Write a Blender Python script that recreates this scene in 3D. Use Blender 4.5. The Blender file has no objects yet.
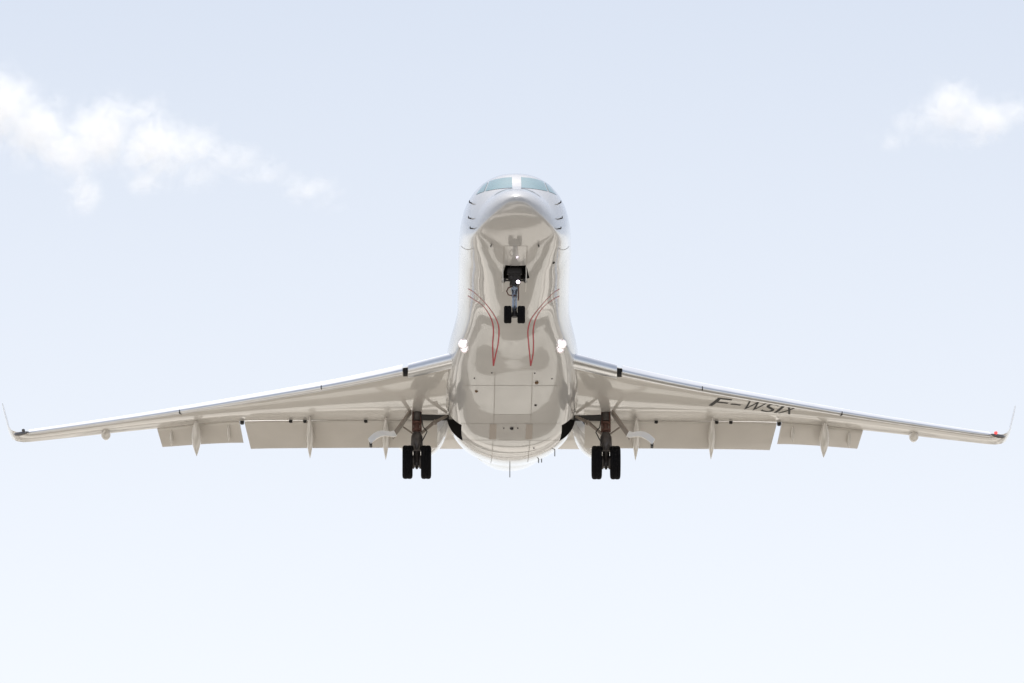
import bpy, bmesh, math, random
import numpy as np
from mathutils import Vector, Matrix, Euler
from mathutils.bvhtree import BVHTree

random.seed(7)
R = math.radians
C = bpy.context.scene.collection
scene = bpy.context.scene

# ---------------------------------------------------------------- camera
ELEV, PITCH, YAW, DIST = R(15.0), R(5.0), 0.0098, 260.0
EYE = Vector((0, 0, 1.7))
cam_d = bpy.data.cameras.new('camera')
cam = bpy.data.objects.new('camera', cam_d)
C.objects.link(cam)
cam.location = EYE
cam.rotation_euler = (R(90) + ELEV + R(0.041), 0, 0)
cam_d.sensor_width = 36.0
cam_d.lens = 365.2
cam_d.clip_start = 1.0
cam_d.clip_end = 120000.0
scene.camera = cam

# ---------------------------------------------------------------- sky and sun
SUN_EL, SUN_AZ = R(67), R(-5)          # azimuth measured from +Y (where the camera looks) clockwise
world = bpy.data.worlds.new('World')
scene.world = world
world.use_nodes = True
nt = world.node_tree
nt.nodes.clear()
w_out = nt.nodes.new('ShaderNodeOutputWorld')
w_bg = nt.nodes.new('ShaderNodeBackground')
w_sky = nt.nodes.new('ShaderNodeTexSky')
w_sky.sky_type = 'NISHITA'
w_sky.sun_disc = False
w_sky.sun_elevation = SUN_EL
w_sky.sun_rotation = SUN_AZ
w_sky.altitude = 0
w_sky.air_density = 1.0
w_sky.dust_density = 1.6
w_sky.ozone_density = 2.0
w_bg.inputs['Strength'].default_value = 0.085
# thin summer haze whitens the blue
w_hsv = nt.nodes.new('ShaderNodeHueSaturation')
w_hsv.inputs['Saturation'].default_value = 0.46
w_hsv.inputs['Value'].default_value = 0.98
nt.links.new(w_sky.outputs[0], w_hsv.inputs['Color'])
w_tc = nt.nodes.new('ShaderNodeTexCoord')
w_sep = nt.nodes.new('ShaderNodeSeparateXYZ')
nt.links.new(w_tc.outputs['Generated'], w_sep.inputs[0])
w_mr = nt.nodes.new('ShaderNodeMapRange')
w_mr.inputs['From Min'].default_value = 0.20
w_mr.inputs['From Max'].default_value = 0.30
w_mr.inputs['To Min'].default_value = 0.62
w_mr.inputs['To Max'].default_value = 0.0
nt.links.new(w_sep.outputs['Z'], w_mr.inputs['Value'])
w_mix = nt.nodes.new('ShaderNodeMix'); w_mix.data_type = 'RGBA'
w_mix.inputs[7].default_value = (8.0, 8.0, 8.05, 1)
nt.links.new(w_mr.outputs[0], w_mix.inputs['Factor'])
nt.links.new(w_hsv.outputs[0], w_mix.inputs[6])
nt.links.new(w_mix.outputs[2], w_bg.inputs['Color'])
nt.links.new(w_bg.outputs[0], w_out.inputs['Surface'])

sun_d = bpy.data.lights.new('sun', 'SUN')
sun_d.energy = 2.5
sun_d.angle = R(0.5)
sun_d.color = (1.0, 0.965, 0.91)
sun = bpy.data.objects.new('sun', sun_d)
C.objects.link(sun)
to_sun = Vector((math.sin(SUN_AZ) * math.cos(SUN_EL), math.cos(SUN_AZ) * math.cos(SUN_EL), math.sin(SUN_EL)))
sun.rotation_euler = to_sun.to_track_quat('Z', 'Y').to_euler()
sun.location = to_sun * 400

scene.view_settings.view_transform = 'Standard'
scene.view_settings.look = 'None'
scene.view_settings.gamma = 1.0
scene.view_settings.use_curve_mapping = False
scene.view_settings.exposure = 0.75
scene.render.engine = 'CYCLES'
scene.cycles.volume_bounces = 3
scene.cycles.volume_step_rate = 0.12
scene.cycles.max_bounces = 10

# ---------------------------------------------------------------- materials
def new_mat(name):
    m = bpy.data.materials.new(name)
    m.use_nodes = True
    n = m.node_tree
    b = n.nodes.get('Principled BSDF')
    return m, n, b

def simple(name, col, rough=0.5, metal=0.0, coat=0.0, bump=0.0, bscale=8.0, vary=0.0, vscale=3.0):
    m, n, b = new_mat(name)
    b.inputs['Base Color'].default_value = (*col, 1)
    b.inputs['Roughness'].default_value = rough
    b.inputs['Metallic'].default_value = metal
    b.inputs['Coat Weight'].default_value = coat
    b.inputs['Coat Roughness'].default_value = 0.03
    tc = n.nodes.new('ShaderNodeTexCoord')
    if vary:
        no = n.nodes.new('ShaderNodeTexNoise')
        no.inputs['Scale'].default_value = vscale
        no.inputs['Detail'].default_value = 6
        n.links.new(tc.outputs['Object'], no.inputs['Vector'])
        rp = n.nodes.new('ShaderNodeValToRGB')
        rp.color_ramp.elements[0].position = 0.3
        rp.color_ramp.elements[1].position = 0.7
        rp.color_ramp.elements[0].color = (*[c * (1 - vary) for c in col], 1)
        rp.color_ramp.elements[1].color = (*[min(1, c * (1 + vary * 0.5)) for c in col], 1)
        n.links.new(no.outputs['Fac'], rp.inputs['Fac'])
        n.links.new(rp.outputs['Color'], b.inputs['Base Color'])
    if bump:
        no2 = n.nodes.new('ShaderNodeTexNoise')
        no2.inputs['Scale'].default_value = bscale
        no2.inputs['Detail'].default_value = 2
        n.links.new(tc.outputs['Object'], no2.inputs['Vector'])
        bp = n.nodes.new('ShaderNodeBump')
        bp.inputs['Strength'].default_value = 1.0
        bp.inputs['Distance'].default_value = bump
        n.links.new(no2.outputs['Fac'], bp.inputs['Height'])
        n.links.new(bp.outputs['Normal'], b.inputs['Normal'])
        if coat:
            n.links.new(bp.outputs['Normal'], b.inputs['Coat Normal'])
    return m

M = {}
M['paint'] = simple('gloss white paint', (0.60, 0.595, 0.59), 0.18, 0, 1.0, 0.0065, 0.7, 0.035, 1.5)
M['wingpaint'] = simple('wing paint', (0.73, 0.71, 0.68), 0.22, 0, 1.0, 0.004, 0.8, 0.035, 1.1)
M['flappaint'] = simple('flap paint', (0.72, 0.69, 0.65), 0.35, 0, 0.6, 0.004, 1.6, 0.05, 1.6)
for k in ('paint', 'wingpaint'):
    M[k].node_tree.nodes['Principled BSDF'].inputs['Coat IOR'].default_value = 1.75
M['metal'] = simple('polished leading edge', (0.82, 0.83, 0.85), 0.30, 1.0, 0, 0, 3.0, 0.04, 2.0)
M['dark'] = simple('bay and gap shade', (0.012, 0.011, 0.011), 0.8)  # near-black colour holds the shade of open bays and gaps
M['tyre'] = simple('tyre rubber', (0.006, 0.006, 0.0075), 0.85, 0, 0, 0.003, 30)
M['tyre'].node_tree.nodes['Principled BSDF'].inputs['Specular IOR Level'].default_value = 0.15
M['hub'] = simple('wheel hub', (0.10, 0.10, 0.11), 0.45, 0.4)
M['steel'] = simple('gear steel', (0.11, 0.10, 0.098), 0.38, 0.5, 0, 0.002, 14, 0.35, 9)
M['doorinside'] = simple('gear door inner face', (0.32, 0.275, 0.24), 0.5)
M['lip'] = simple('polished door edge', (0.92, 0.905, 0.88), 0.32, 0.75)
M['steeldark'] = simple('gear steel dark', (0.045, 0.042, 0.043), 0.45, 0.4, 0, 0.002, 14)
M['steelblue'] = simple('oleo chrome', (0.33, 0.37, 0.44), 0.25, 0.8)
M['gearbrown'] = simple('gear hydraulic fittings', (0.13, 0.065, 0.05), 0.5, 0.2)
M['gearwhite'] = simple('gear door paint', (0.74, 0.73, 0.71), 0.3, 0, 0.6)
M['red'] = simple('red stripe paint', (0.46, 0.005, 0.028), 0.35, 0, 0.3)
M['seam'] = simple('panel seam', (0.37, 0.35, 0.325), 0.5)
M['darkseam'] = simple('dark seam sealant', (0.07, 0.065, 0.06), 0.6)
M['patch'] = simple('bare hatch strip', (0.42, 0.37, 0.33), 0.35, 0, 0.5)
M['letter'] = simple('dark grey lettering', (0.022, 0.021, 0.021), 0.5, 0, 0.0)
M['black'] = simple('black fitting', (0.02, 0.02, 0.022), 0.45)
M['amber'] = simple('brown drain fitting', (0.17, 0.10, 0.05), 0.4)
M['glass'] = simple('cockpit glass', (0.12, 0.29, 0.32), 0.04, 0, 1.0)  # teal base colour carries part of the reflected sky
M['wing_light'] = simple('smoked light lens', (0.10, 0.095, 0.10), 0.12, 0, 1.0)

def emit_mat(name, col, strength):
    m, n, b = new_mat(name)
    b.inputs['Base Color'].default_value = (*col, 1)
    b.inputs['Emission Color'].default_value = (*col, 1)
    b.inputs['Emission Strength'].default_value = strength
    return m
M['lamp'] = emit_mat('lit landing lamp', (1.0, 0.90, 0.97), 0.50)
M['lampcore'] = emit_mat('lit lamp core', (1.0, 0.97, 1.0), 2.5)
M['taxilamp'] = emit_mat('lit taxi lamp', (1.0, 0.86, 1.0), 3.0)
M['rednav'] = emit_mat('lit red lamp', (1.0, 0.10, 0.10), 0.55)

# ground: dry grassland, its dark and pale patches invented for reflections on the belly
def ground_mat():
    m, n, b = new_mat('dry grassland')
    b.inputs['Roughness'].default_value = 0.95
    tc = n.nodes.new('ShaderNodeTexCoord')
    def noise(scale, det, dist=0.0, stretch=None):
        no = n.nodes.new('ShaderNodeTexNoise')
        no.inputs['Scale'].default_value = scale
        no.inputs['Detail'].default_value = det
        no.inputs['Distortion'].default_value = dist
        if stretch:
            mp = n.nodes.new('ShaderNodeMapping')
            mp.inputs['Scale'].default_value = stretch
            n.links.new(tc.outputs['Object'], mp.inputs['Vector'])
            n.links.new(mp.outputs['Vector'], no.inputs['Vector'])
        else:
            n.links.new(tc.outputs['Object'], no.inputs['Vector'])
        return no
    def ramp(src, stops):
        r = n.nodes.new('ShaderNodeValToRGB')
        cr = r.color_ramp
        cr.elements[0].position, cr.elements[0].color = stops[0][0], (*stops[0][1], 1)
        cr.elements[1].position, cr.elements[1].color = stops[-1][0], (*stops[-1][1], 1)
        for p, c in stops[1:-1]:
            e = cr.elements.new(p); e.color = (*c, 1)
        n.links.new(src, r.inputs['Fac'])
        return r
    fields = ramp(noise(0.009, 3, 0.6).outputs['Fac'],
                  [(0.36, (0.045, 0.042, 0.03)), (0.45, (0.105, 0.092, 0.07)), (0.54, (0.15, 0.13, 0.105)), (0.64, (0.22, 0.19, 0.155))])
    tuft = ramp(noise(0.8, 6).outputs['Fac'], [(0.3, (0.75, 0.75, 0.75)), (0.7, (1.1, 1.08, 1.05))])
    mul = n.nodes.new('ShaderNodeMix'); mul.data_type = 'RGBA'; mul.blend_type = 'MULTIPLY'
    mul.inputs['Factor'].default_value = 1
    n.links.new(fields.outputs['Color'], mul.inputs[6]); n.links.new(tuft.outputs['Color'], mul.inputs[7])
    pale = ramp(noise(1.0, 1.5, 0.5, (0.0045, 0.015, 1)).outputs['Fac'], [(0.515, (0, 0, 0)), (0.55, (1, 1, 1))])
    mix = n.nodes.new('ShaderNodeMix'); mix.data_type = 'RGBA'
    n.links.new(pale.outputs['Color'], mix.inputs['Factor'])
    n.links.new(mul.outputs[2], mix.inputs[6]); mix.inputs[7].default_value = (0.66, 0.615, 0.545, 1)
    n.links.new(mix.outputs[2], b.inputs['Base Color'])
    return m
M['ground'] = ground_mat()
M['concrete'] = simple('runway concrete', (0.56, 0.53, 0.47), 0.9, 0, 0, 0, 1, 0.25, 0.15)
M['marking'] = simple('runway marking paint', (0.75, 0.74, 0.71), 0.8)

# ---------------------------------------------------------------- helpers
def link(name, bm, mats, parent=None, smooth=40):
    me = bpy.data.meshes.new(name)
    bmesh.ops.recalc_face_normals(bm, faces=bm.faces)
    bm.to_mesh(me); bm.free()
    for m in (mats if isinstance(mats, (list, tuple)) else [mats]):
        me.materials.append(m)
    if smooth:
        me.polygons.foreach_set('use_smooth', [True] * len(me.polygons))
        me.set_sharp_from_angle(angle=R(smooth))
    me.update()
    o = bpy.data.objects.new(name, me)
    C.objects.link(o)
    if parent: o.parent = parent
    return o

def pchip(xs, ys):
    xs, ys = np.array(xs, float), np.array(ys, float)
    h = np.diff(xs); d = np.diff(ys) / h
    m = np.zeros(len(xs))
    for i in range(1, len(xs) - 1):
        if d[i - 1] * d[i] > 0:
            w1, w2 = 2 * h[i] + h[i - 1], h[i] + 2 * h[i - 1]
            m[i] = (w1 + w2) / (w1 / d[i - 1] + w2 / d[i])
    m[0], m[-1] = d[0], d[-1]
    def f(x):
        i = min(max(int(np.searchsorted(xs, x)) - 1, 0), len(h) - 1)
        t = (x - xs[i]) / h[i]
        t = min(max(t, 0), 1)
        return float((2*t**3 - 3*t*t + 1) * ys[i] + (t**3 - 2*t*t + t) * h[i] * m[i] + (-2*t**3 + 3*t*t) * ys[i+1] + (t**3 - t*t) * h[i] * m[i+1])
    return f

def smooth_fn(xs, ys):
    """natural cubic spline: continuous curvature, for clean reflections"""
    xs, ys = np.array(xs, float), np.array(ys, float)
    n = len(xs); h = np.diff(xs)
    A = np.zeros((n, n)); b = np.zeros(n)
    A[0, 0] = A[-1, -1] = 1
    for i in range(1, n - 1):
        A[i, i-1], A[i, i], A[i, i+1] = h[i-1], 2 * (h[i-1] + h[i]), h[i]
        b[i] = 3 * ((ys[i+1] - ys[i]) / h[i] - (ys[i] - ys[i-1]) / h[i-1])
    c = np.linalg.solve(A, b)
    def f(x):
        x = min(max(x, xs[0]), xs[-1])
        i = min(max(int(np.searchsorted(xs, x)) - 1, 0), n - 2)
        t = x - xs[i]
        bb = (ys[i+1] - ys[i]) / h[i] - h[i] * (2 * c[i] + c[i+1]) / 3
        d = (c[i+1] - c[i]) / (3 * h[i])
        return float(ys[i] + bb * t + c[i] * t * t + d * t**3)
    return f

def rings(bm, loops, closed=True, cap=True, mat=0):
    """skin a list of equal-length loops of points"""
    vs = [[bm.verts.new(p) for p in lp] for lp in loops]
    n = len(vs[0])
    for a, b in zip(vs[:-1], vs[1:]):
        for j in range(n if closed else n - 1):
            k = (j + 1) % n
            f = bm.faces.new((a[j], a[k], b[k], b[j])); f.material_index = mat
    if cap and closed:
        f = bm.faces.new(list(reversed(vs[0]))); f.material_index = mat
        f = bm.faces.new(vs[-1]); f.material_index = mat
    return vs

def tube(bm, pts, rad, n=14, mat=0):
    pts = [Vector(p) for p in pts]
    rads = rad if isinstance(rad, (list, tuple)) else [rad] * len(pts)
    loops = []
    for i, p in enumerate(pts):
        t = (pts[min(i + 1, len(pts) - 1)] - pts[max(i - 1, 0)]).normalized()
        a = t.orthogonal().normalized() if abs(t.z) > 0.9 else t.cross(Vector((0, 0, 1))).normalized()
        if i and a.dot(prev) < 0: a = -a
        prev = a
        b = t.cross(a)
        loops.append([p + (a * math.cos(2*math.pi*k/n) + b * math.sin(2*math.pi*k/n)) * rads[i] for k in range(n)])
    rings(bm, loops, mat=mat)

def lathe(bm, prof, origin, axis='x', n=40, mat=0, close=True):
    """prof: (along, radius)"""
    loops = []
    for a, r in prof:
        lp = []
        for k in range(n):
            c, s = math.cos(2*math.pi*k/n) * r, math.sin(2*math.pi*k/n) * r
            v = (a, c, s) if axis == 'x' else ((c, a, s) if axis == 'y' else (c, s, a))
            lp.append(Vector(origin) + Vector(v))
        loops.append(lp)
    rings(bm, loops, cap=close, mat=mat)

def box(bm, c, s, rot=(0, 0, 0), mat=0, bev=0.0):
    m = Matrix.Translation(c) @ Euler(rot).to_matrix().to_4x4() @ Matrix.Diagonal((*s, 1))
    g = bmesh.ops.create_cube(bm, size=1.0, matrix=m)
    fs = {f for v in g['verts'] for f in v.link_faces}
    for f in fs: f.material_index = mat
    if bev:
        es = {e for v in g['verts'] for e in v.link_edges}
        bmesh.ops.bevel(bm, geom=list(es), offset=bev, segments=2, affect='EDGES')

# ---------------------------------------------------------------- ground
bm = bmesh.new()
bmesh.ops.create_circle(bm, cap_ends=True, radius=60000, segments=96)
ground = link('ground', bm, M['ground'], smooth=0)
ground['kind'] = 'structure'
bm = bmesh.new()
box(bm, (0, -900, 0.004), (45, 1500, 0.004))
rw = link('runway', bm, M['concrete'], smooth=0); rw['kind'] = 'structure'
bm = bmesh.new()
for k in range(-4, 5):
    if k: box(bm, (k * 4.2, -182, 0.009), (1.8, 30, 0.002))
for k in range(20): box(bm, (0, -260 - k * 60, 0.009), (0.9, 30, 0.002))
mk = link('runway_marking', bm, M['marking'], smooth=0); mk['kind'] = 'structure'
bm = bmesh.new()
for yy, wd in ((349, 16), (424, 40), (545, 10), (760, 24)):  # pale strips added out of view to give bright bands in the belly
    box(bm, (0, yy, 0.004), (6000, wd, 0.004))
rd = link('reflection_strip', bm, M['concrete'], smooth=0); rd['kind'] = 'structure'

# ---------------------------------------------------------------- the jet
REF = Vector((0, 12, 0))
rot = Euler((-PITCH, 0, YAW), 'XYZ')
ref_world = EYE + Vector((0, math.cos(ELEV), math.sin(ELEV))) * DIST
jet = bpy.data.objects.new('business_jet', None)
C.objects.link(jet)
jet.rotation_euler = rot
jet.location = ref_world - rot.to_matrix() @ REF
jet['label'] = 'white business jet seen from below with landing gear down, flaps lowered and landing lights on'
jet['category'] = 'airplane'

# ----- fuselage with the wing-to-body fairing blended in
Y0 = [0, .04, .12, .25, .5, .75, 1.0, 1.35, 1.7, 2.0, 2.4, 2.8, 3.2, 3.7, 4.3, 5.2, 7, 10, 14, 16, 17, 18, 19, 20, 21, 22.5, 23.6, 24.3]
W0 = [0.0103, 0.1552, 0.2794, 0.414, 0.6055, 0.7348, 0.8435, 0.9626, 1.0557, 1.123, 1.2006, 1.2575, 1.2989, 1.3351, 1.361, 1.3765, 1.3817, 1.3817, 1.3817, 1.3662, 1.3248, 1.2523, 1.1488, 1.0143, 0.8797, 0.652, 0.414, 0.1656]
YT = [0, .04, .12, .25, .5, .75, 1.0, 1.35, 1.7, 2.0, 2.4, 2.8, 3.2, 3.7, 4.3, 5.2, 7, 14, 19, 22, 23.6, 24.3]
ZT = [-.58, -.48, -.395, -.30, -.14, -.01, .10, .26, .50, .73, 1.0, 1.18, 1.31, 1.41, 1.455, 1.46, 1.46, 1.46, 1.45, 1.42, 1.38, 1.30]
YB = [0, .04, .12, .25, .5, .75, 1.0, 1.5, 2.0, 2.6, 3.3, 4.2, 5.2, 7, 10, 13, 14.5, 15.5, 16.3, 17.0, 17.7, 18.5, 20, 21.2, 22.5, 23.6, 24.3]
ZB = [-.60, -.665, -.735, -.82, -.915, -.985, -1.04, -1.13, -1.20, -1.275, -1.33, -1.365, -1.38, -1.385, -1.385, -1.385, -1.385, -1.385, -1.36, -1.285, -1.125, -.915, -.44, 0, .55, 1.0, 1.15]
fW, fT, fB = pchip(Y0, W0), pchip(YT, ZT), pchip(YB, ZB)
# fairing: half width, centre height, half height
fFW = smooth_fn([5.0, 6.5, 8, 9.5, 11, 12.5, 13.5, 14.5, 15.5, 16.5, 17.5, 18.5], [.5, .90, 1.22, 1.49, 1.63, 1.67, 1.665, 1.615, 1.50, 1.30, .99, .55])
# the belly line itself, fairing included
fBL = smooth_fn([5.2, 6.5, 8, 9.5, 11, 12.5, 13.5, 14.5, 15.5, 17, 18.5], [-1.382, -1.40, -1.47, -1.60, -1.73, -1.83, -1.86, -1.82, -1.68, -1.33, -.917])
STN = sorted(set([round(x, 4) for x in
    [0, .01, .025, .045, .07, .1, .14, .18, .23, .28, .34] + list(np.arange(.42, 5.0, .07)) + list(np.arange(5.0, 20, .1)) + list(np.arange(20, 24.31, .2))]
    + [2.62, 3.42, 12.98, 14.3]))
NA = 240
fC = pchip([0, .15, .5, 1.2, 2.0, 3.0, 4.2, 6], [.45, .30, .17, .18, .27, .40, .48, .49])
fP = pchip([5, 13.2, 14.6, 16.2, 18.5], [3.1, 3.1, 2.7, 2.2, 2.0])
fPU = pchip([0, 1, 2, 4, 7, 9], [2, 2.05, 2.2, 2.25, 2.1, 2])
ZC = lambda y: 0.5 * (fT(y) + fB(y))
def section(y):
    w, zt, zb = max(fW(y), 1e-3), fT(y), fB(y)
    zc = zb + fC(y) * (zt - zb)
    hu, hl = max(zt - zc, 1e-3), max(zc - zb, 1e-3)
    fair = 5.0 < y < 18.5
    if fair:
        fw = fFW(y)
        fzc = -0.72; ft = 0.55
    c0 = zc if not fair else zc + (-0.35 - zc) * min(1, max(0, (y - 5) / 2)) * min(1, max(0, (18.5 - y) / 1.5))
    if fair:
        T, A = c0 - min(fBL(y), zb - 1e-4), c0 - zb
        fh = max(fzc - c0 + max(T**9 - A**9, 1e-9)**(1 / 9), .02)
    pu = fPU(y)
    th = np.arange(NA) * 2 * math.pi / NA - math.pi / 2
    dx, dz = np.cos(th), np.sin(th)
    def inside(r):
        x, z = np.abs(dx * r), c0 + dz * r
        h = np.where(z > zc, hu, hl)
        p0 = np.where(z > zc, pu, 2.0)
        g = ((x / w)**p0 + (np.abs(z - zc) / h)**p0)**(1 / p0)
        if not fair: return g
        hh = np.where(z > fzc, ft, fh)
        p = fP(y)
        g2 = ((x / fw)**p + (np.abs(z - fzc) / hh)**p)**(1 / p)
        k = 9.0
        return (np.maximum(g, 1e-6)**-k + np.maximum(g2, 1e-6)**-k)**(-1 / k)
    lo, hi = np.zeros(NA), np.full(NA, 4.0)
    for _ in range(34):
        mid = 0.5 * (lo + hi)
        ins = inside(mid) < 1
        lo = np.where(ins, mid, lo); hi = np.where(ins, hi, mid)
    return [Vector((dx[i] * lo[i], y, c0 + dz[i] * lo[i])) for i in range(NA)]

LOOPS = [section(y) for y in STN]
def fus_bm():
    bm = bmesh.new()
    rings(bm, LOOPS)
    bmesh.ops.recalc_face_normals(bm, faces=bm.faces)
    return bm
tmp = fus_bm()
BV = BVHTree.FromBMesh(tmp)
tmp.free()

bm = fus_bm()
bm.faces.ensure_lookup_table()
cell = {}
for r in range(len(STN) - 1):
    for jj in range(NA):
        cell[(r, jj)] = bm.faces[r * NA + jj]
def col_at(y, x):
    lp = LOOPS[min(range(len(STN)), key=lambda i: abs(STN[i] - y))]
    half = [k for k in range(NA) if lp[k].z < -.5]
    return min(half, key=lambda k: abs(lp[k].x - x))
def recess(y0, y1, cols, shift):
    fs = [cell[(r, c % NA)] for r in range(len(STN) - 1) for c in cols if STN[r] >= y0 - 1e-4 and STN[r + 1] <= y1 + 1e-4]
    g = bmesh.ops.extrude_face_region(bm, geom=fs)
    nv = [e for e in g['geom'] if isinstance(e, bmesh.types.BMVert)]
    nf = [e for e in g['geom'] if isinstance(e, bmesh.types.BMFace)]
    dead = [f for f in fs if f.is_valid]
    if dead: bmesh.ops.delete(bm, geom=dead, context='FACES_ONLY')
    for v in nv:
        for f in v.link_faces: f.material_index = 1
        v.co += shift
ka = col_at(13.7, 1.27)
def upto(y, zlim, k):
    lp = LOOPS[min(range(len(STN)), key=lambda i: abs(STN[i] - y))]
    while lp[k].z < zlim: k += 1
    return k
kb = upto(13.7, -.95, ka)
recess(12.98, 14.3, range(ka, kb), Vector((-.40, 0, .30)))
recess(12.98, 14.3, range(-kb, -ka), Vector((.40, 0, .30)))
kn = col_at(2.9, .27)
recess(2.62, 3.42, range(-kn, kn), Vector((0, 0, .5)))
fuselage = link('fuselage', bm, [M['paint'], M['dark']], jet, smooth=35)

DV = Vector((0, math.cos(R(20)), math.sin(R(20))))      # the sight line up to the belly, in the jet's own axes
UV = Vector((0, -math.sin(R(20)), math.cos(R(20))))
def on_body(x, q):
    """point and normal of the skin where a line parallel to DV at (x, q) meets it"""
    o = Vector((x, 12, 0)) + UV * q - DV * 60
    h = BV.ray_cast(o, DV)
    return (h[0], h[1]) if h[0] else None
S = 10387.0
def pic(u, v, d=None):
    """angles measured on the photograph -> metres across / up at the jet's distance"""
    u -= (12 - (7.0 if d is None else d)) * YAW * 40
    depth = DIST + ((12 if d is None else d) - 12) * 0.94 if d is None or d > 5 else DIST - 9.2
    x, q = (u - 512) * depth / S, (349 - v) * depth / S
    for _ in range(4):
        h = on_body(x, q)
        if not h: break
        depth = DIST + (h[0] - REF).dot(DV)
        x, q = (u - 512) * depth / S, (349 - v) * depth / S
    return x, q
def skin(u, v, d=None):
    return on_body(*pic(u, v, d))

def ribbon(name, pts, width, mat, lift=0.004, parent=fuselage, sub=10, taper=False):
    P = []
    for a, b in zip(pts[:-1], pts[1:]):
        for k in range(sub):
            t = k / sub
            P.append((a[0] + (b[0] - a[0]) * t, a[1] + (b[1] - a[1]) * t))
    P.append(pts[-1])
    H = [on_body(*p) for p in P]
    H = [h for h in H if h]
    bm = bmesh.new()
    prev = None
    for i, (p, nrm) in enumerate(H):
        t = (H[min(i + 1, len(H) - 1)][0] - H[max(i - 1, 0)][0])
        if t.length < 1e-6: continue
        sd = t.normalized().cross(nrm).normalized() * width / 2
        a, b = bm.verts.new(p + sd + nrm * lift), bm.verts.new(p - sd + nrm * lift)
        if prev: bm.faces.new((prev[0], prev[1], b, a))
        prev = (a, b)
    return link(name, bm, mat, parent, smooth=60)

def curve_pts(uv, n=6, d=None):
    """smooth a hand-measured polyline"""
    uv = [Vector((a, b)) for a, b in uv]
    out = []
    for i in range(len(uv) - 1):
        p0, p1, p2, p3 = uv[max(i-1, 0)], uv[i], uv[i+1], uv[min(i+2, len(uv)-1)]
        for k in range(n):
            t = k / n
            out.append(0.5 * ((2*p1) + (p2-p0)*t + (2*p0-5*p1+4*p2-p3)*t*t + (3*p1-p0-3*p2+p3)*t**3))
    out.append(uv[-1])
    return [pic(p.x, p.y, d) for p in out]

def patch(name, corners, mat, lift=0.004, n=10, parent=fuselage):
    """four corners in (x, q): a piece of skin-hugging sheet"""
    a, b, c, d = [Vector(p) for p in corners]
    bm = bmesh.new()
    g = []
    for i in range(n + 1):
        row = []
        for j in range(n + 1):
            s, t = i / n, j / n
            p = (a * (1-s) + b * s) * (1-t) + (d * (1-s) + c * s) * t
            h = on_body(p.x, p.y)
            row.append(bm.verts.new(h[0] + h[1] * lift) if h else None)
        g.append(row)
    for i in range(n):
        for j in range(n):
            q = (g[i][j], g[i+1][j], g[i+1][j+1], g[i][j+1])
            if all(q): bm.faces.new(q)
    return link(name, bm, mat, parent, smooth=60)

# cockpit glazing: three panes a side, laid on the nose
def pane(top, bot, n=16):
    bm = bmesh.new()
    def along(L, t):
        f = t * (len(L) - 1); i = min(int(f), len(L) - 2); f -= i
        return (L[i][0] + (L[i+1][0] - L[i][0]) * f, L[i][1] + (L[i+1][1] - L[i][1]) * f)
    g = []
    for a in range(n + 1):
        p, q = along(top, a / n), along(bot, a / n)
        row = []
        for b in range(9):
            t = b / 8
            h = skin(p[0] + (q[0] - p[0]) * t, p[1] + (q[1] - p[1]) * t, 1.8)
            row.append(bm.verts.new(h[0] + h[1] * .006) if h else None)
        g.append(row)
    for a in range(n):
        for b in range(8):
            q = (g[a][b], g[a+1][b], g[a+1][b+1], g[a][b+1])
            if all(q): bm.faces.new(q)
    link('windshield_pane', bm, M['glass'], fuselage, smooth=60)
CX = 512
XN = 516.5
for s in (-1, 1):
    pane([(XN + s*4.6, 177.3), (XN + s*13, 178.0), (XN + s*21, 179.6), (XN + s*27, 181.4)], [(XN + s*4.6, 188.0), (XN + s*13, 188.5), (XN + s*22, 189.6), (XN + s*31.2, 191.4)])
    pane([(XN + s*28.2, 182.0), (XN + s*31, 183.6), (XN + s*33.5, 185.6)], [(XN + s*32.4, 191.8), (XN + s*36.5, 193.2), (XN + s*40.6, 195.2)])
ribbon('windshield_wiper', [pic(508.5, 190.0, 1.5), pic(515, 189.5, 1.5), pic(522, 190.1, 1.5)], 0.03, M['black'], 0.012)

# red swooshes under the fuselage, two fine lines a side that meet aft
for line in ([(467, 289), (473, 292.5), (484, 303), (494, 316.5), (498.3, 328), (498, 343), (495.8, 354.6), (493.8, 366)],
             [(467, 296), (472, 299), (482.5, 306.5), (490.8, 319.5), (493, 331), (492.6, 343), (493, 354.6), (493.8, 366)],
             [(558.5, 289), (552, 293), (542.5, 303), (531, 318), (527.5, 330), (528.4, 343), (529.8, 354.6), (531, 366)],
             [(558.5, 296), (552.7, 299), (542.5, 307), (535.3, 318), (532.8, 330), (533.3, 343), (533, 354.6), (531, 366)]):
    ribbon('painted_stripe', curve_pts(line, 8, 8), 0.034, M['red'], 0.004, sub=2)

# panel seams
for line in ([(493.5, 372), (493.5, 424)], [(493.3, 440), (492.4, 463)], [(531, 372), (530.5, 424)], [(530, 440), (529, 462)]):
    ribbon('panel_seam', [pic(*p, d=13) for p in line], 0.014, M['seam'], 0.003, sub=40)
for v, a, b in ((385.5, 462, 560), (414.5, 493, 531), (423.6, 461, 561), (440, 461, 561)):
    ribbon('panel_seam', [pic(a, v, 13), pic(b, v, 13)], 0.016, M['seam'], 0.003, sub=50)
for u in (503.3, 526.3):
    ribbon('panel_seam', [pic(u, 246, 3), pic(u, 264, 3)], 0.016, M['seam'], 0.003, sub=30)
ribbon('panel_seam', [pic(503.3, 246, 3), pic(526.3, 246, 3)], 0.014, M['seam'], 0.003, sub=20)
for s in (-1, 1):
    ribbon('panel_seam', curve_pts([(XN - 1.5 + s * x, v) for x, v in ((54.0, 246.3), (51, 248.8), (47, 249.8), (43, 248.3))], 6, 4), 0.016, M['seam'], 0.003, sub=3)
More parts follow.
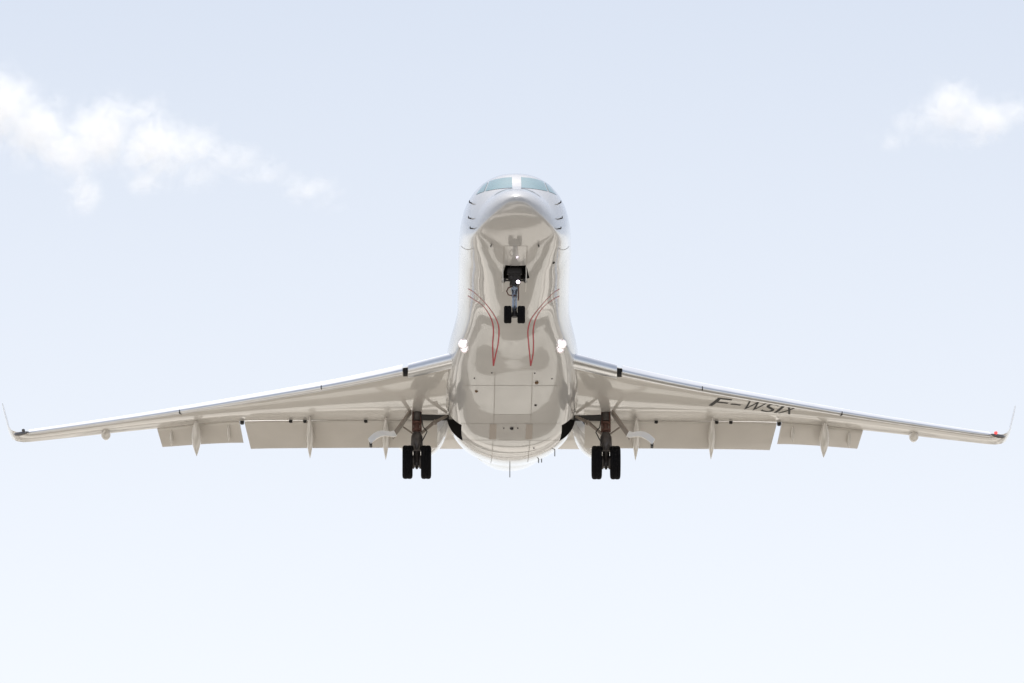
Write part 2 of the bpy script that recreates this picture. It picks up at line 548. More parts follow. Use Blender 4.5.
# two brown hatch strips between the wheel wells
for a, b in ((489.6, 496.4), (525.8, 532.6)):
    patch('hatch_strip', [pic(a, 424.2, 13), pic(b, 424.2, 13), pic(b - .3, 439.4, 13), pic(a - .3, 439.4, 13)], M['patch'], 0.004)

def stud(name, u, v, r, h, mat, d=None, par=fuselage):
    hit = skin(u, v, d)
    if not hit: return
    bm = bmesh.new()
    q = hit[1].to_track_quat('Z', 'Y')
    prof = [(-.01, r), (h * .6, r), (h, r * .6)]
    loops = [[hit[0] + q @ Vector((math.cos(k*math.pi/8) * rr, math.sin(k*math.pi/8) * rr, a)) for k in range(16)] for a, rr in prof]
    rings(bm, loops)
    return link(name, bm, mat, par)
def probe(u, v, du, dv, mat=None, d=2.0):
    """small mast with a forward-pointing head"""
    hit = skin(u, v, d)
    if not hit: return
    p, nrm = hit
    bm = bmesh.new()
    a = p + nrm * 0.06
    tube(bm, [p - nrm * .02, a + Vector((0, .02, 0)), a + Vector((0, -.03, 0)), a + Vector((0, -.10, 0))], [.019, .017, .016, .009], 8)
    return link('probe', bm, M['black'], fuselage)
for s in (-1, 1):
    for dx, v in ((43.5, 203.3), (44.5, 218.5), (43, 228.6)):
        probe(XN - 1.3 + s * dx, v, 0, 0)
    probe(XN - 2.3 + s * 23.5, 244.5, 0, 0, d=3)
stud('drain_fitting', 553, 262.5, .035, .03, M['black'], 4)
stud('drain_fitting', 535.8, 382.2, .048, .05, M['amber'], 12)
stud('drain_fitting', 475.8, 391.2, .038, .035, M['amber'], 12)
stud('drain_fitting', 534.8, 405, .03, .03, M['black'], 13)
stud('drain_fitting', 511.2, 428, .045, .05, M['black'], 14)
for u, v in ((473.5, 378.3), (490.8, 372.8), (533.7, 373), (551, 378.6), (504, 428), (518, 428), (534.7, 448)):
    stud('drain_fitting', u, v, .018, .02, M['black'], 12)
stud('lens_or_glint', 517.8, 258.5, .022, .02, M['gearwhite'], 3)  # white stud painted in for the taxi lamp's reflection on the skin
def blade(y, x, zt, h, ch, lean=0.0):
    bm = bmesh.new()
    lp = []
    for t, c in ((0, ch), (1, ch * .55)):
        z = zt - h * t
        yy = y + t * ch * .35
        lp.append([Vector((x + lean * t, yy - c/2, z)), Vector((x + .012 + lean * t, yy, z)), Vector((x + lean * t, yy + c/2, z)), Vector((x - .012 + lean * t, yy, z))])
    rings(bm, lp)
    link('blade_antenna', bm, M['black'], fuselage)
def blade_at(u, v, h, ch, d):
    hit = skin(u, v, d)
    if hit: blade(hit[0].y, hit[0].x, hit[0].z + .01, h, ch)
blade_at(510.0, 466.5, .26, .26, 17)
blade_at(538.3, 459, .10, .1, 17); blade_at(542.0, 458.6, .10, .1, 17)
blade_at(554.5, 449.5, .17, .12, 16)

# cabin windows along both sides (ovals of dark glass)
for s in (-1, 1):
    for k in range(13):
        yc = 5.6 + k * 0.72
        bm = bmesh.new()
        pts = []
        for i in range(20):
            a = 2 * math.pi * i / 20
            ly, lz = math.copysign(abs(math.cos(a))**.7, math.cos(a)) * .155, math.copysign(abs(math.sin(a))**.7, math.sin(a)) * .21
            h = BV.ray_cast(Vector((s * 4, yc + ly, .52 + lz)), Vector((-s, 0, 0)))
            pts.append(bm.verts.new(h[0] + h[1] * .003))
        bm.faces.new(pts)
        link('cabin_window', bm, M['glass'], fuselage, smooth=0)

# landing lights on the fairing shoulders, two lamps a side
def lamp_at(u, v, r, mat, d):
    hit = skin(u, v, d)
    p, nrm = hit
    q = Vector((0, -1, -.25)).normalized().to_track_quat('Z', 'Y')
    bm = bmesh.new()
    ring = [(-.30, r * .8), (-.04, r * 1.45), (.03, r * 1.45), (.05, r * 1.3), (.03, r * .98)]
    loops = [[p + q @ Vector((math.cos(k*math.pi/12) * rr, math.sin(k*math.pi/12) * rr, a + .05)) for k in range(24)] for a, rr in ring]
    rings(bm, loops)
    hs = link('landing_light', bm, M['lip'], fuselage)
    bm = bmesh.new()
    loops = [[p + q @ Vector((math.cos(k*math.pi/12) * rr, math.sin(k*math.pi/12) * rr, a + .05)) for k in range(24)] for a, rr in ((.052, r * .97), (.075, r * .75), (.09, r * .4), (.095, r * .05))]
    rings(bm, loops)
    link('lens_or_glint', bm, mat, fuselage)
    bm = bmesh.new()
    loops = [[p + q @ Vector((math.cos(k*math.pi/12) * rr, math.sin(k*math.pi/12) * rr, a + .05)) for k in range(24)] for a, rr in ((.08, r * .60), (.10, r * .48), (.105, r * .05))]
    rings(bm, loops)
    link('lamp_core', bm, M['lampcore'], fuselage)
for s in (-1, 1):
    lamp_at(512.2 + s * 49.3, 344.2, .088, M['lamp'], 8.5)
    lamp_at(512.2 + s * 48.0, 349.8, .066, M['lamp'], 8.5)

# ----- wings
LEx = [1.0, 1.67, 2.7, 4.05, 6.5, 9.14, 11, 12.25]
LEy = [9.42, 9.97, 10.87, 11.86, 13.60, 15.47, 16.80, 17.68]
LEz = [-.97, -.95, -.90, -.854, -.70, -.50, -.32, -.195]
TEx = [1.0, 1.83, 4.4, 6.9, 9.0, 12.25]
TEy = [14.30, 14.36, 14.86, 15.55, 16.80, 18.62]
TEz = [-1.06, -1.05, -.885, -.67, -.43, -.155]
leY, leZ, teY, teZ = pchip(LEx, LEy), pchip(LEx, LEz), pchip(TEx, TEy), pchip(TEx, TEz)
LOW = [(0, 0), (.004, -.10), (.012, -.19), (.03, -.32), (.06, -.47), (.11, -.64), (.18, -.80), (.27, -.93), (.37, -1.0), (.48, -.98), (.6, -.84), (.72, -.60), (.83, -.34), (.92, -.13), (1.0, 0.0)]
UPP = [(1.0, .30), (.9, .62), (.75, .98), (.6, 1.25), (.45, 1.40), (.32, 1.38), (.2, 1.18), (.12, .93), (.06, .65), (.03, .46), (.012, .28), (.004, .15)]
def foil(le, te, thick, nrm, back=0.0):
    le, te = Vector(le), Vector(te)
    ch = te - le
    return [le + ch * (back + (1 - back) * a) + nrm * b * thick for a, b in LOW + UPP]
def wing_station(s, x):
    te_t = pchip([1, 4, 9, 12.25], [.17, .13, .065, .04])(x)
    return foil((s * x, leY(x) + .10, leZ(x) + .01), (s * x, teY(x), teZ(x)), te_t, Vector((0, 0, 1)))
WINGLET = [(12.45, 17.84, -.17, 18.72, -.13, .034, (-.1, 0, 1)), (12.62, 18.02, -.10, 18.86, -.06, .030, (-.45, 0, .9)),
           (12.74, 18.22, .02, 19.0, .05, .026, (-.75, 0, .66)), (12.82, 18.42, .18, 19.14, .2, .024, (-.93, 0, .37)),
           (12.88, 18.70, .45, 19.34, .46, .026, (-.98, 0, .2)), (12.97, 19.12, .86, 19.62, .87, .024, (-.98, 0, .2)), (13.04, 19.46, 1.20, 19.84, 1.2, .018, (-.98, 0, .2))]

def bars(bm, s, x0, x1, n, prof):
    """loft prof(x) -> loop between two span stations"""
    rings(bm, [prof(x0 + (x1 - x0) * k / n) for k in range(n + 1)])

def make_wing(s):
    bm = bmesh.new()
    xs = list(np.linspace(1.0, 12.25, 46))
    loops = [wing_station(s, x) for x in xs]
    for x, ly, lz, ty, tz, th, nv in WINGLET:
        loops.append(foil((s * x, ly, lz), (s * x, ty, tz), th, Vector((s * nv[0], nv[1], nv[2])).normalized()))
    rings(bm, loops)
    bvw = [BVHTree.FromBMesh(bm)]
    wing = link('wing', bm, M['wingpaint'], jet, smooth=35)
    # leading-edge slats, drooped
    def slat(x0, x1, c0, c1, inner=False, name='slat'):
        b2 = bmesh.new()
        def prof(x):
            t = (x - x0) / (x1 - x0)
            c = c0 + (c1 - c0) * t
            o = Vector((s * x, leY(x), leZ(x)))
            P = [(.27, -.30), (.22, -.315), (.16, -.315), (.09, -.29), (.045, -.25), (.01, -.20), (0, -.155), (.01, -.105), (.04, -.06), (.10, -.005), (.22, .095), (.36, .20), (.50, .295), (.64, .37), (.80, .43), (.98, .47), (1.12, .48), (1.1, .455), (.85, .36), (.62, .20), (.42, .0), (.27, -.22)]
            if inner: P = [(.60, -.35), (.40, -.365), (.22, -.345), (.11, -.30), (.045, -.25), (.01, -.20), (0, -.12), (.01, -.04), (.04, .03), (.10, .10), (.2, .17), (.36, .24), (.55, .30), (.8, .34), (1.0, .35), (.98, .33), (.7, .22), (.52, .05), (.48, -.25)]
            return [o + Vector((0, a * c, b * c)) for a, b in P]
        bars(b2, s, x0, x1, 24, prof)
        bvw.append(BVHTree.FromBMesh(b2))
        return link(name, b2, M['metal'], wing, smooth=40)
    slat(1.5, 2.60, .62, .56, True)
    slat(2.74, 12.28, .56, .26)
    # black block painted as the shade in the gap between the slats
    b2 = bmesh.new()
    box(b2, (s * 2.665, 11.02, -.98), (.115, .22, .15))
    link('slat_gap_shade', b2, M['dark'], wing)
    # slat seams
    for x in (4.7 + .05, 8.35):
        b2 = bmesh.new()
        box(b2, (s * x, leY(x) + .05, leZ(x) - .08), (.016, .10, .10), (0, 0, s * R(35)))
        link('slat_seam', b2, M['darkseam'], wing)
    # flaps
    def flap(x0, x1, c0, c1, drop0, drop1, back0, back1, kx=0.0, kx1=0.0):
        b2 = bmesh.new()
        dl = R(30)
        def prof(x):
            t = (x - x0) / (x1 - x0)
            c = c0 + (c1 - c0) * t
            sh = kx + (kx1 - kx) * t
            o = Vector((s * x, teY(x) + back0 + (back1 - back0) * t, teZ(x) - (drop0 + (drop1 - drop0) * t)))
            lp = []
            P = [(0, .0), (.01, -.03), (.04, -.045), (.12, -.05), (.3, -.045), (.6, -.03), (.97, -.008), (1, 0), (.97, .01), (.6, .06), (.3, .09), (.12, .09), (.04, .06), (.01, .03)]
            for a, b in P:
                lp.append(o + Vector((-s * sh * a * c, (a * math.cos(dl) + b * math.sin(dl)) * c, (-a * math.sin(dl) + b * math.cos(dl)) * c)))
            return lp
        bars(b2, s, x0, x1, 12, prof)
        return link('flap', b2, M['flappaint'], wing, smooth=35)
    flap(1.86, 6.74, .93, .92, -.012, .010, .0, .0, 0.0, .17)
    flap(6.87, 8.98, .73, .63, -.005, -.005, .0, .0, .14, .20)
    # gap blocks at the hinge line
    for x, yo in ((6.80, .06), (5.20, .04), (5.56, .04), (3.66, .04)):
        b2 = bmesh.new()
        box(b2, (s * x, teY(x) + yo, teZ(x) - .02), (.10, .12, .09), (0, 0, 0), 0, .015)
        link('flap_hinge', b2, M['black'], wing)
    # flap-track fairings
    def canoe(x, y0, y1, z0, z1, wd, dp):
        b2 = bmesh.new()
        lp = []
        for k in range(19):
            t = k / 18
            f = (math.sin(math.pi * min(1, t * 1.6 + .04) / 2)**.6) * (1 - max(0, (t - .35) / .65)**1.7) + .01
            o = Vector((s * x, y0 + (y1 - y0) * t, z0 + (z1 - z0) * t))
            lp.append([o + Vector((math.cos(a) * wd * f, 0, math.sin(a) * dp * f)) for a in np.arange(16) * math.pi / 8])
        rings(b2, lp)
        return link('flap_track_fairing', b2, M['wingpaint'], wing, smooth=50)
    canoe(3.16, 14.2, 15.8, -1.08, -1.62, .10, .16)
    canoe(5.08, 14.6, 16.05, -.92, -1.50, .10, .18)
    canoe(7.97, 15.65, 16.85, -.66, -1.16, .135, .17)
    canoe(10.30, 17.0, 17.75, -.40, -.42, .135, .125)
    for x in (7.15, 8.62):
        canoe(x, teY(x) + .05, teY(x) + .52, teZ(x) - .07, teZ(x) - .36, .05, .07)
    # aileron seam lines
    for xa, xb in ((7.6, 8.4), (10.0, 10.9)):
        b2 = bmesh.new()
        prev = None
        for k in range(13):
            t = k / 12
            x = xa + (xb - xa) * t
            y = teY(x) - .32 - .15 * math.sin(t * 3.1)
            h = bvw[0].ray_cast(Vector((s * x, y, -4)), Vector((0, 0, 1)))
            if not h[0]: continue
            a, b = b2.verts.new(h[0] + Vector((0, -.012, -.004))), b2.verts.new(h[0] + Vector((0, .012, -.004)))
            if prev: b2.faces.new((prev[0], prev[1], b, a))
            prev = (a, b)
        link('panel_seam', b2, M['seam'], wing, smooth=0)
    # tip light
    b2 = bmesh.new()
    loops = []
    for t, r in ((0, .01), (.15, .035), (.5, .055), (.85, .045), (1, .01)):
        o = Vector((s * 12.28, 17.62, -.24)) + Vector((s * .40 * t, .36 * t, .06 * t * t))
        loops.append([o + Vector((0, math.cos(a) * r * .8, math.sin(a) * r)) for a in np.arange(12) * math.pi / 6])
    rings(b2, loops)
    link('wing_tip_light', b2, M['wing_light'], wing)
    b2 = bmesh.new()
    bmesh.ops.create_uvsphere(b2, u_segments=14, v_segments=8, radius=.045, matrix=Matrix.Translation((s * 12.42, 17.72, -.165)))
    link('navigation_light', b2, M['rednav'] if s > 0 else M['wing_light'], wing)
    return wing, bvw

wings = {s: make_wing(s) for s in (-1, 1)}

# registration letters under the jet's left wing
def registration():
    wing, bvw = wings[1]
    LX, LH, A = 2.42, .48, R(29.5)
    x0, y0 = 4.95, 13.55
    bm = bmesh.new()
    for body, t0, t1 in (('F', 0, .175), ('-', .215, .335), ('W', .375, .60), ('S', .625, .765), ('I', .795, .83), ('X', .845, 1.0)):
        if body == '-':
            vs = [bm.verts.new((a * LX, b * LH, 0)) for a, b in ((t0, .42), (t1, .42), (t1, .55), (t0, .55))]
            bm.faces.new(vs)
            continue
        cu = bpy.data.curves.new('registration', 'FONT')
        cu.body = body
        cu.offset = 0.0
        to = bpy.data.objects.new('registration_text', cu)
        C.objects.link(to)
        dg = bpy.context.evaluated_depsgraph_get()
        me = bpy.data.meshes.new_from_object(to.evaluated_get(dg))
        bpy.data.objects.remove(to)
        bg = bmesh.new(); bg.from_mesh(me)
        xs = [v.co.x for v in bg.verts]; ys = [v.co.y for v in bg.verts]
        mp = {}
        for v in bg.verts:
            mp[v] = bm.verts.new(((t0 + (v.co.x - min(xs)) / (max(xs) - min(xs)) * (t1 - t0)) * LX, (v.co.y - min(ys)) / (max(ys) - min(ys)) * LH, 0))
        for f in bg.faces:
            try: bm.faces.new([mp[v] for v in f.verts])
            except ValueError: pass
        bg.free()
    bmesh.ops.triangulate(bm, faces=bm.faces)
    for _ in range(3):
        es = [e for e in bm.edges if e.calc_length() > .12]
        if not es: break
        bmesh.ops.subdivide_edges(bm, edges=es, cuts=1, use_grid_fill=False)
        bmesh.ops.triangulate(bm, faces=[f for f in bm.faces if len(f.verts) > 3])
    for v in bm.verts:
        tx, ty = v.co.x, v.co.y
        x = x0 + tx * math.cos(A) + ty * math.sin(A)
        y = y0 + tx * math.sin(A) - ty * math.cos(A)
        zs = [h[0].z for h in (b.ray_cast(Vector((x, y, -5)), Vector((0, 0, 1))) for b in bvw) if h[0]]
        z = min(zs) if zs else -.9
        v.co = Vector((x, y, z - .006))
    link('registration_letters', bm, M['letter'], wing, smooth=0)
registration()

# ----- engines
def engine(s):
    cx, cz = s * 2.31, .03
    bm = bmesh.new()
    outer = [(16.6, .53), (16.65, .58), (16.8, .66), (17.15, .75), (17.6, .765), (18.1, .74), (18.6, .68), (19.1, .59), (19.6, .485), (20.1, .37), (20.12, .35)]
    inner = [(19.9, .33), (19.4, .36), (17.8, .53), (17.2, .52), (16.75, .505)]
    prof = outer + inner
    lathe(bm, prof + [prof[0]], (cx, 0, cz), 'y', 48, close=False)
    nac = link('engine_nacelle', bm, M['paint'], jet, smooth=50)
    bm = bmesh.new()
    lathe(bm, [(16.77, .507), (16.65, .512), (16.58, .53), (16.565, .55), (16.59, .575), (16.67, .60), (16.78, .662)], (cx, 0, cz), 'y', 48, close=False)
    link('intake_lip', bm, M['metal'], nac)
    bm = bmesh.new()
    for k in range(20):
        box(bm, (cx + math.cos(k * math.pi/10) * .33, 17.55, cz + math.sin(k * math.pi/10) * .33), (.36, .03, .10), (R(30), -k * math.pi / 10, 0))
    lathe(bm, [(17.3, .01), (17.4, .08), (17.58, .16), (17.65, .16)], (cx, 0, cz), 'y', 24)
    link('fan', bm, M['steel'], nac)
    bm = bmesh.new()
    lp = []
    for x in (.9, 1.3, 1.6, 1.9):
        lp.append([Vector((s * x, y, .31 + z)) for y, z in ((17.4, 0), (17.6, -.06), (18.4, -.10), (19.6, -.07), (20.4, 0), (19.6, .08), (18.4, .11), (17.6, .07))])
    rings(bm, lp)
    link('pylon', bm, M['flappaint'], nac)
    tilt = Matrix.Translation((0, 17.5, cz)) @ Matrix.Rotation(math.atan(.09), 4, 'X') @ Matrix.Translation((0, -17.5, -cz))
    for o in [nac] + [c for c in nac.children if c.name.split('.')[0] in ('intake_lip', 'fan')]: o.data.transform(tilt)
for s in (-1, 1): engine(s)

# ----- tail
bm = bmesh.new()
N1 = Vector((1, 0, 0))
rings(bm, [foil((0, 18.2, 1.2), (0, 23.9, 1.2), .16, N1), foil((0, 20.3, 2.0), (0, 24.5, 2.0), .15, N1), foil((0, 21.4, 3.2), (0, 25.4, 3.2), .12, N1), foil((0, 23.1, 5.6), (0, 26.0, 5.6), .07, N1)])
link('tail_fin', bm, M['paint'], jet)
for s in (-1, 1):
    bm = bmesh.new()
    rings(bm, [foil((s * x, ly, z), (s * x, ty, z), t, Vector((0, 0, 1))) for x, ly, ty, z, t in ((0, 21.5, 24.6, 2.85, .08), (2.5, 22.9, 25.0, 2.95, .06), (4.8, 24.25, 25.4, 3.05, .03))])
    link('tailplane', bm, M['wingpaint'], jet)

# ----- landing gear
def wheel(name, cx, cy, cz, r, w, par):
    bm = bmesh.new()
    h = w / 2
    prof = [(-h * .55, r * .52), (-h * .8, r * .56), (-h * .97, r * .68), (-h, r * .80), (-h * .93, r * .92), (-h * .72, r * .985), (-h * .4, r), (-h*.36, r*.985), (-h*.32, r), (-.03, r), (-.02, r * .985), (.02, r*.985), (.03, r), (h*.32, r), (h*.36, r*.985), (h * .4, r), (h * .72, r * .985), (h * .93, r * .92), (h, r * .80), (h * .97, r * .68), (h * .8, r * .56), (h * .55, r * .52)]
    lathe(bm, prof, (cx, cy, cz), 'x', 44)
    o = link(name, bm, M['tyre'], par, smooth=50)
    bm = bmesh.new()
    lathe(bm, [(-h * .7, r * .2), (-h * .62, r * .50), (-h * .5, r * .515), (h * .5, r * .515), (h * .62, r * .50), (h * .7, r * .2)], (cx, cy, cz), 'x', 28)
    link('wheel_hub', bm, M['hub'], par)
    return o

# nose gear
GY, GZ = 2.93, -2.42
bm = bmesh.new()
tube(bm, [(0, GY + .05, -.95), (0, GY + .03, -1.30), (0, GY + .02, -1.62)], [.105, .105, .095])
tube(bm, [(0, GY + .02, -1.60), (0, GY + .02, -1.68)], [.12, .12])
box(bm, (0, GY + .02, -1.45), (.30, .16, .22), (0, 0, 0), 0, .03)
box(bm, (0, GY - .05, -1.33), (.36, .12, .20), (0, 0, 0), 0, .03)
tube(bm, [(-.19, GY, GZ), (.19, GY, GZ)], .045)
tube(bm, [(0, GY + .02, -1.60), (0, GY, GZ + .09), (0, GY, GZ + .08), (0, GY, GZ - .06)], [.04, .04, .06, .075])
tube(bm, [(0, GY + .5, -1.1), (0, GY + .06, -1.6)], .04)                 # drag brace
tube(bm, [(-.26, GY - .02, -1.55), (.26, GY - .02, -1.55)], .022)          # steering bar
for s in (-1, 1): tube(bm, [(s * .23, GY - .06, -1.55), (s * .27, GY + .06, -1.55)], .04)
nose_gear = link('nose_landing_gear', bm, M['steeldark'], jet)
nose_gear.location.x = -.03
bm = bmesh.new()
tube(bm, [(0, GY + .02, -1.66), (0, GY, GZ + .06)], [.058, .058])
box(bm, (0, GY + .01, -1.78), (.17, .15, .10), (0, 0, 0), 0, .02)
link('oleo_strut', bm, M['steelblue'], nose_gear)
bm = bmesh.new()
tube(bm, [(-.06, GY - .06, -1.72), (-.15, GY - .08, -1.76), (-.19, GY - .06, -1.84), (-.15, GY - .05, -1.93), (-.05, GY - .05, -1.95), (.05, GY - .05, -1.94)], .017, 8)
tube(bm, [(.09, GY - .06, -1.72), (.10, GY - .08, -1.9), (.09, GY - .06, -2.08)], .016, 8)
link('hydraulic_hose', bm, M['gearbrown'], nose_gear)
bm = bmesh.new()
for a, b in (((.05, GY - .05, -1.80), (.05, GY - .22, -2.05)), ((-.05, GY - .05, -1.80), (-.05, GY - .22, -2.05)), ((.0, GY - .22, -2.05), (0, GY - .03, -2.35))):
    tube(bm, [a, b], .02, 8)
link('torque_link', bm, M['steelblue'], nose_gear)
for s in (-1, 1):
    wheel('wheel', s * .163, GY, GZ, .215, .185, nose_gear)
    bm = bmesh.new()
    lp = []
    for y in (2.70, 3.05, 3.40):
        lp.append([Vector((s * (.285 + dx), y, z)) for dx, z in ((0, -1.22), (.012, -1.44), (0, -1.66), (-.018, -1.66), (-.012, -1.44), (-.018, -1.22))])
    rings(bm, lp)
    link('gear_door', bm, M['gearwhite'], nose_gear)
bm = bmesh.new()
lathe(bm, [(GY - .17, .045), (GY - .175, .04), (GY - .18, .02)], (.085, 0, -1.64), 'y', 20)
link('taxi_light', bm, M['taxilamp'], nose_gear)
bm = bmesh.new()
lathe(bm, [(GY - .02, .03), (GY - .10, .05), (GY - .168, .062), (GY - .168, .056)], (.085, 0, -1.64), 'y', 20)
link('lamp_housing', bm, M['black'], nose_gear)

# main gear
def main_gear(s):
    X, GY, GZ = s * 2.375, 13.72, -2.405
    sx = lambda p: (s * p[0], p[1], p[2])
    bm = bmesh.new()
    tube(bm, [(X, GY + .05, -.98), (X, GY + .04, -1.30), (X, GY + .04, -1.31), (X, GY + .03, -1.61), (X, GY + .03, -1.62), (X, GY + .02, -1.72), (X, GY, -1.98), (X, GY, -2.10)], [.12, .12, .07, .07, .10, .145, .155, .12])
    tube(bm, [(X, GY, -2.05), (X, GY, GZ - .12)], [.085, .095])
    tube(bm, [(X - .30, GY, GZ), (X + .30, GY, GZ)], .07)
    for k in (-1, 1):
        tube(bm, [(X + k * .08, GY - .12, -1.95), (X + k * .05, GY - .26, -2.18)], .03, 8)
        lathe(bm, [(X + k * .10 - .035, .17), (X + k * .10 + .035, .17)], (0, GY, GZ), 'x', 24)
    tube(bm, [(X, GY - .26, -2.18), (X, GY - .08, GZ)], .04, 8)
    tube(bm, [(X - .08, GY - .26, -2.18), (X + .08, GY - .26, -2.18)], .025, 8)
    tube(bm, [(X, GY - .06, GZ - .10), (X, GY - .06, GZ - .20)], .03, 8)
    g = link('main_landing_gear', bm, M['steel'], jet)
    bm = bmesh.new()
    tube(bm, [(X, GY + .04, -1.28), (X, GY + .03, -1.64)], [.075, .075])
    for z in (-1.33, -1.52): tube(bm, [(X, GY + .03, z), (X, GY + .03, z - .05)], .125)
    for k in (-1, 1): tube(bm, [(X + k * .10, GY - .02, -1.05), (X + k * .10, GY - .03, -1.6)], .022, 8)
    link('leg_collar', bm, M['gearbrown'], g)
    bm = bmesh.new()
    tube(bm, [sx((1.62, GY + .15, -1.12)), sx((1.95, GY + .06, -1.33)), sx((2.32, GY + .02, -1.68))], [.035, .045, .035])
    tube(bm, [sx((1.9, GY - .02, -1.30)), sx((1.93, GY - .03, -1.40))], .05)
    tube(bm, [sx((2.42, GY + .02, -1.68)), sx((2.72, GY + .02, -1.46))], .022, 8)
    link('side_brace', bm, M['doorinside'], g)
    bm = bmesh.new()
    tube(bm, [sx((2.28, GY - .04, -1.1)), sx((2.22, GY - .1, -1.5)), sx((2.12, GY - .08, -1.62)), sx((2.2, GY - .06, -1.78)), sx((2.3, GY - .12, -2.0))], .014, 8)
    link('hydraulic_hose', bm, M['black'], g)
    for k in (-1, 1): wheel('wheel', X + k * .233, GY, GZ, .425, .26, g)
    # gear door: flat upper leaf and a curled outer lip
    bm = bmesh.new()
    P = [(2.50, -1.04), (2.66, -1.28), (2.82, -1.52), (2.97, -1.74)]
    def leaf(pts, y0, y1, th, tilt=0.0):
        lp = []
        for y in (y0, (y0 + y1) / 2, y1):
            out = []
            for x, z in pts: out.append(Vector((s * x, y, z + (y - y0) * tilt)))
            for x, z in reversed(pts): out.append(Vector((s * (x + th * .5), y, z + th + (y - y0) * tilt)))
            lp.append(out)
        rings(bm, lp)
    leaf(P, 13.55, 13.92, .045)
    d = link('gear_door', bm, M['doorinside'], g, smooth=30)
    bm = bmesh.new()
    P = [(2.88, -1.79), (2.97, -1.82), (3.07, -1.80), (3.17, -1.79), (3.28, -1.81), (3.39, -1.87), (3.48, -1.95), (3.53, -2.01)]
    leaf(P, 13.46, 13.52, .14, 0.0)
    link('door_lip', bm, M['lip'], g, smooth=30)
    bm = bmesh.new()
    box(bm, sx((3.53, 13.60, -1.98)), (.07, .2, .10), (0, 0, 0), 0, .01)
    link('door_latch', bm, M['black'], g)
    # solid black box standing in for the shade of the open leg bay
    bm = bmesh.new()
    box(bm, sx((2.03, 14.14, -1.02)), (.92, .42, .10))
    link('gear_bay_shade', bm, M['dark'], g, smooth=0)
for s in (-1, 1): main_gear(s)

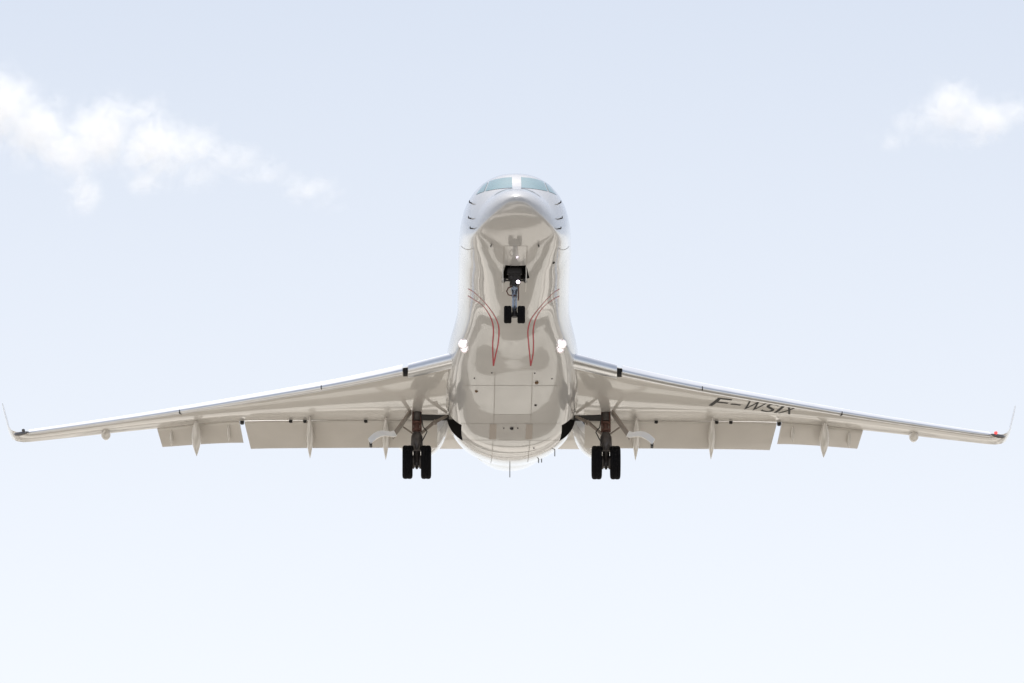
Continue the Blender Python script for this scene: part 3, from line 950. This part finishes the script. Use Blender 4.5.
# ---------------------------------------------------------------- clouds
def cloud(name, label, blobs, dist, dens, seed, nscale):
    """blobs: (azimuth px, height px, half width, half height, weight) at the cloud's distance"""
    k = dist / S
    c0 = Vector((0, dist * math.cos(ELEV), dist * math.sin(ELEV)))
    up = Vector((0, -math.sin(ELEV), math.cos(ELEV)))
    fw = Vector((0, math.cos(ELEV), math.sin(ELEV)))
    B = []
    for u, v, a, b, w in blobs:
        p = Vector(((u - 512) * k, 0, 0)) + up * ((341.5 - v) * k)
        B.append((p, a * k, b * k, w))
    mid = sum((b[0] for b in B), Vector()) / len(B)
    bm = bmesh.new()
    for p, a, b, w in B:
        m = Matrix.Translation(p - mid) @ Matrix.Diagonal((a * 2.0, b * 1.9, b * 1.9, 1))
        bmesh.ops.create_icosphere(bm, subdivisions=3, radius=1.0, matrix=m)
    mt = bpy.data.materials.new(name + ' vapour')
    mt.use_nodes = True
    n = mt.node_tree; n.nodes.clear()
    out = n.nodes.new('ShaderNodeOutputMaterial')
    pv = n.nodes.new('ShaderNodeVolumePrincipled')
    pv.inputs['Color'].default_value = (1, 1, 1, 1)
    pv.inputs['Anisotropy'].default_value = 0.35
    n.links.new(pv.outputs[0], out.inputs['Volume'])
    tc = n.nodes.new('ShaderNodeTexCoord')
    nz0 = n.nodes.new('ShaderNodeTexNoise')
    nz0.inputs['Scale'].default_value = nscale * .5; nz0.inputs['Detail'].default_value = 3
    n.links.new(tc.outputs['Object'], nz0.inputs['Vector'])
    wp = n.nodes.new('ShaderNodeVectorMath'); wp.operation = 'MULTIPLY_ADD'
    n.links.new(nz0.outputs['Color'], wp.inputs[0]); wp.inputs[1].default_value = (14 * k * 2,) * 3
    sub = n.nodes.new('ShaderNodeVectorMath'); sub.operation = 'SUBTRACT'
    n.links.new(tc.outputs['Object'], sub.inputs[0]); sub.inputs[1].default_value = (14 * k,) * 3
    n.links.new(sub.outputs[0], wp.inputs[2])
    acc = None
    for p, a, b, w in B:
        s1 = n.nodes.new('ShaderNodeVectorMath'); s1.operation = 'SUBTRACT'
        n.links.new(wp.outputs[0], s1.inputs[0]); s1.inputs[1].default_value = p - mid
        s2 = n.nodes.new('ShaderNodeVectorMath'); s2.operation = 'MULTIPLY'
        n.links.new(s1.outputs[0], s2.inputs[0]); s2.inputs[1].default_value = (.75 / a, .78 / b, .78 / b)
        dt = n.nodes.new('ShaderNodeVectorMath'); dt.operation = 'LENGTH'
        n.links.new(s2.outputs[0], dt.inputs[0])
        mr = n.nodes.new('ShaderNodeMapRange'); mr.interpolation_type = 'SMOOTHSTEP'
        n.links.new(dt.outputs['Value'], mr.inputs['Value'])
        mr.inputs['From Min'].default_value = 0.0; mr.inputs['From Max'].default_value = 1.45
        mr.inputs['To Min'].default_value = w; mr.inputs['To Max'].default_value = 0
        if acc is None: acc = mr.outputs[0]
        else:
            ad = n.nodes.new('ShaderNodeMath'); ad.operation = 'MAXIMUM'
            n.links.new(acc, ad.inputs[0]); n.links.new(mr.outputs[0], ad.inputs[1]); acc = ad.outputs[0]
    nz = n.nodes.new('ShaderNodeTexNoise')
    nz.noise_dimensions = '4D'
    nz.inputs['W'].default_value = seed
    nz.inputs['Scale'].default_value = nscale; nz.inputs['Detail'].default_value = 9; nz.inputs['Roughness'].default_value = .64
    nz.inputs['Distortion'].default_value = 1.1
    n.links.new(tc.outputs['Object'], nz.inputs['Vector'])
    mm = n.nodes.new('ShaderNodeMapRange')
    n.links.new(nz.outputs['Fac'], mm.inputs['Value'])
    mm.inputs['From Min'].default_value = .3; mm.inputs['From Max'].default_value = .7
    mm.inputs['To Min'].default_value = -.85; mm.inputs['To Max'].default_value = .45
    ad = n.nodes.new('ShaderNodeMath'); ad.operation = 'ADD'
    n.links.new(acc, ad.inputs[0]); n.links.new(mm.outputs[0], ad.inputs[1])
    lim = n.nodes.new('ShaderNodeMath'); lim.operation = 'MULTIPLY'; lim.use_clamp = True
    n.links.new(ad.outputs[0], lim.inputs[0]); n.links.new(acc, lim.inputs[1])
    de = n.nodes.new('ShaderNodeMath'); de.operation = 'MULTIPLY'
    n.links.new(lim.outputs[0], de.inputs[0]); de.inputs[1].default_value = dens
    n.links.new(de.outputs[0], pv.inputs['Density'])
    o = link(name, bm, mt, smooth=0)
    o.location = EYE + c0 + mid
    rm = o.modifiers.new('merge', 'REMESH'); rm.mode = 'VOXEL'; rm.voxel_size = 7 * k
    o['label'] = label; o['category'] = 'cloud'
    return o
cloud('cloud', 'long ragged white cloud trailing wisps to the right at the upper left',
      [(-30, 85, 45, 35, 1), (5, 102, 36, 34, 1), (38, 122, 36, 30, 1), (70, 142, 38, 26, .95), (84, 182, 17, 26, .8), (150, 172, 20, 16, .75), (98, 128, 36, 30, 1), (112, 108, 28, 22, .9), (138, 106, 30, 17, .85),
       (155, 138, 38, 30, 1), (192, 138, 32, 22, .95), (228, 150, 30, 15, .85), (200, 165, 22, 16, .7), (262, 164, 26, 14, .75), (288, 172, 22, 11, .6), (310, 180, 24, 13, .72), (332, 193, 18, 11, .65)],
      2500, .16, 3.1, .19)
cloud('cloud', 'small puffy white cloud at the upper right, smaller of the two',
      [(955, 102, 30, 24, 1), (980, 110, 32, 21, 1), (934, 102, 24, 14, .7), (1012, 104, 24, 18, .65), (1040, 108, 26, 18, .6), (912, 114, 22, 15, .65), (895, 129, 26, 10, .72), (965, 128, 36, 10, .6)],
      2500, .18, 8.4, .17)
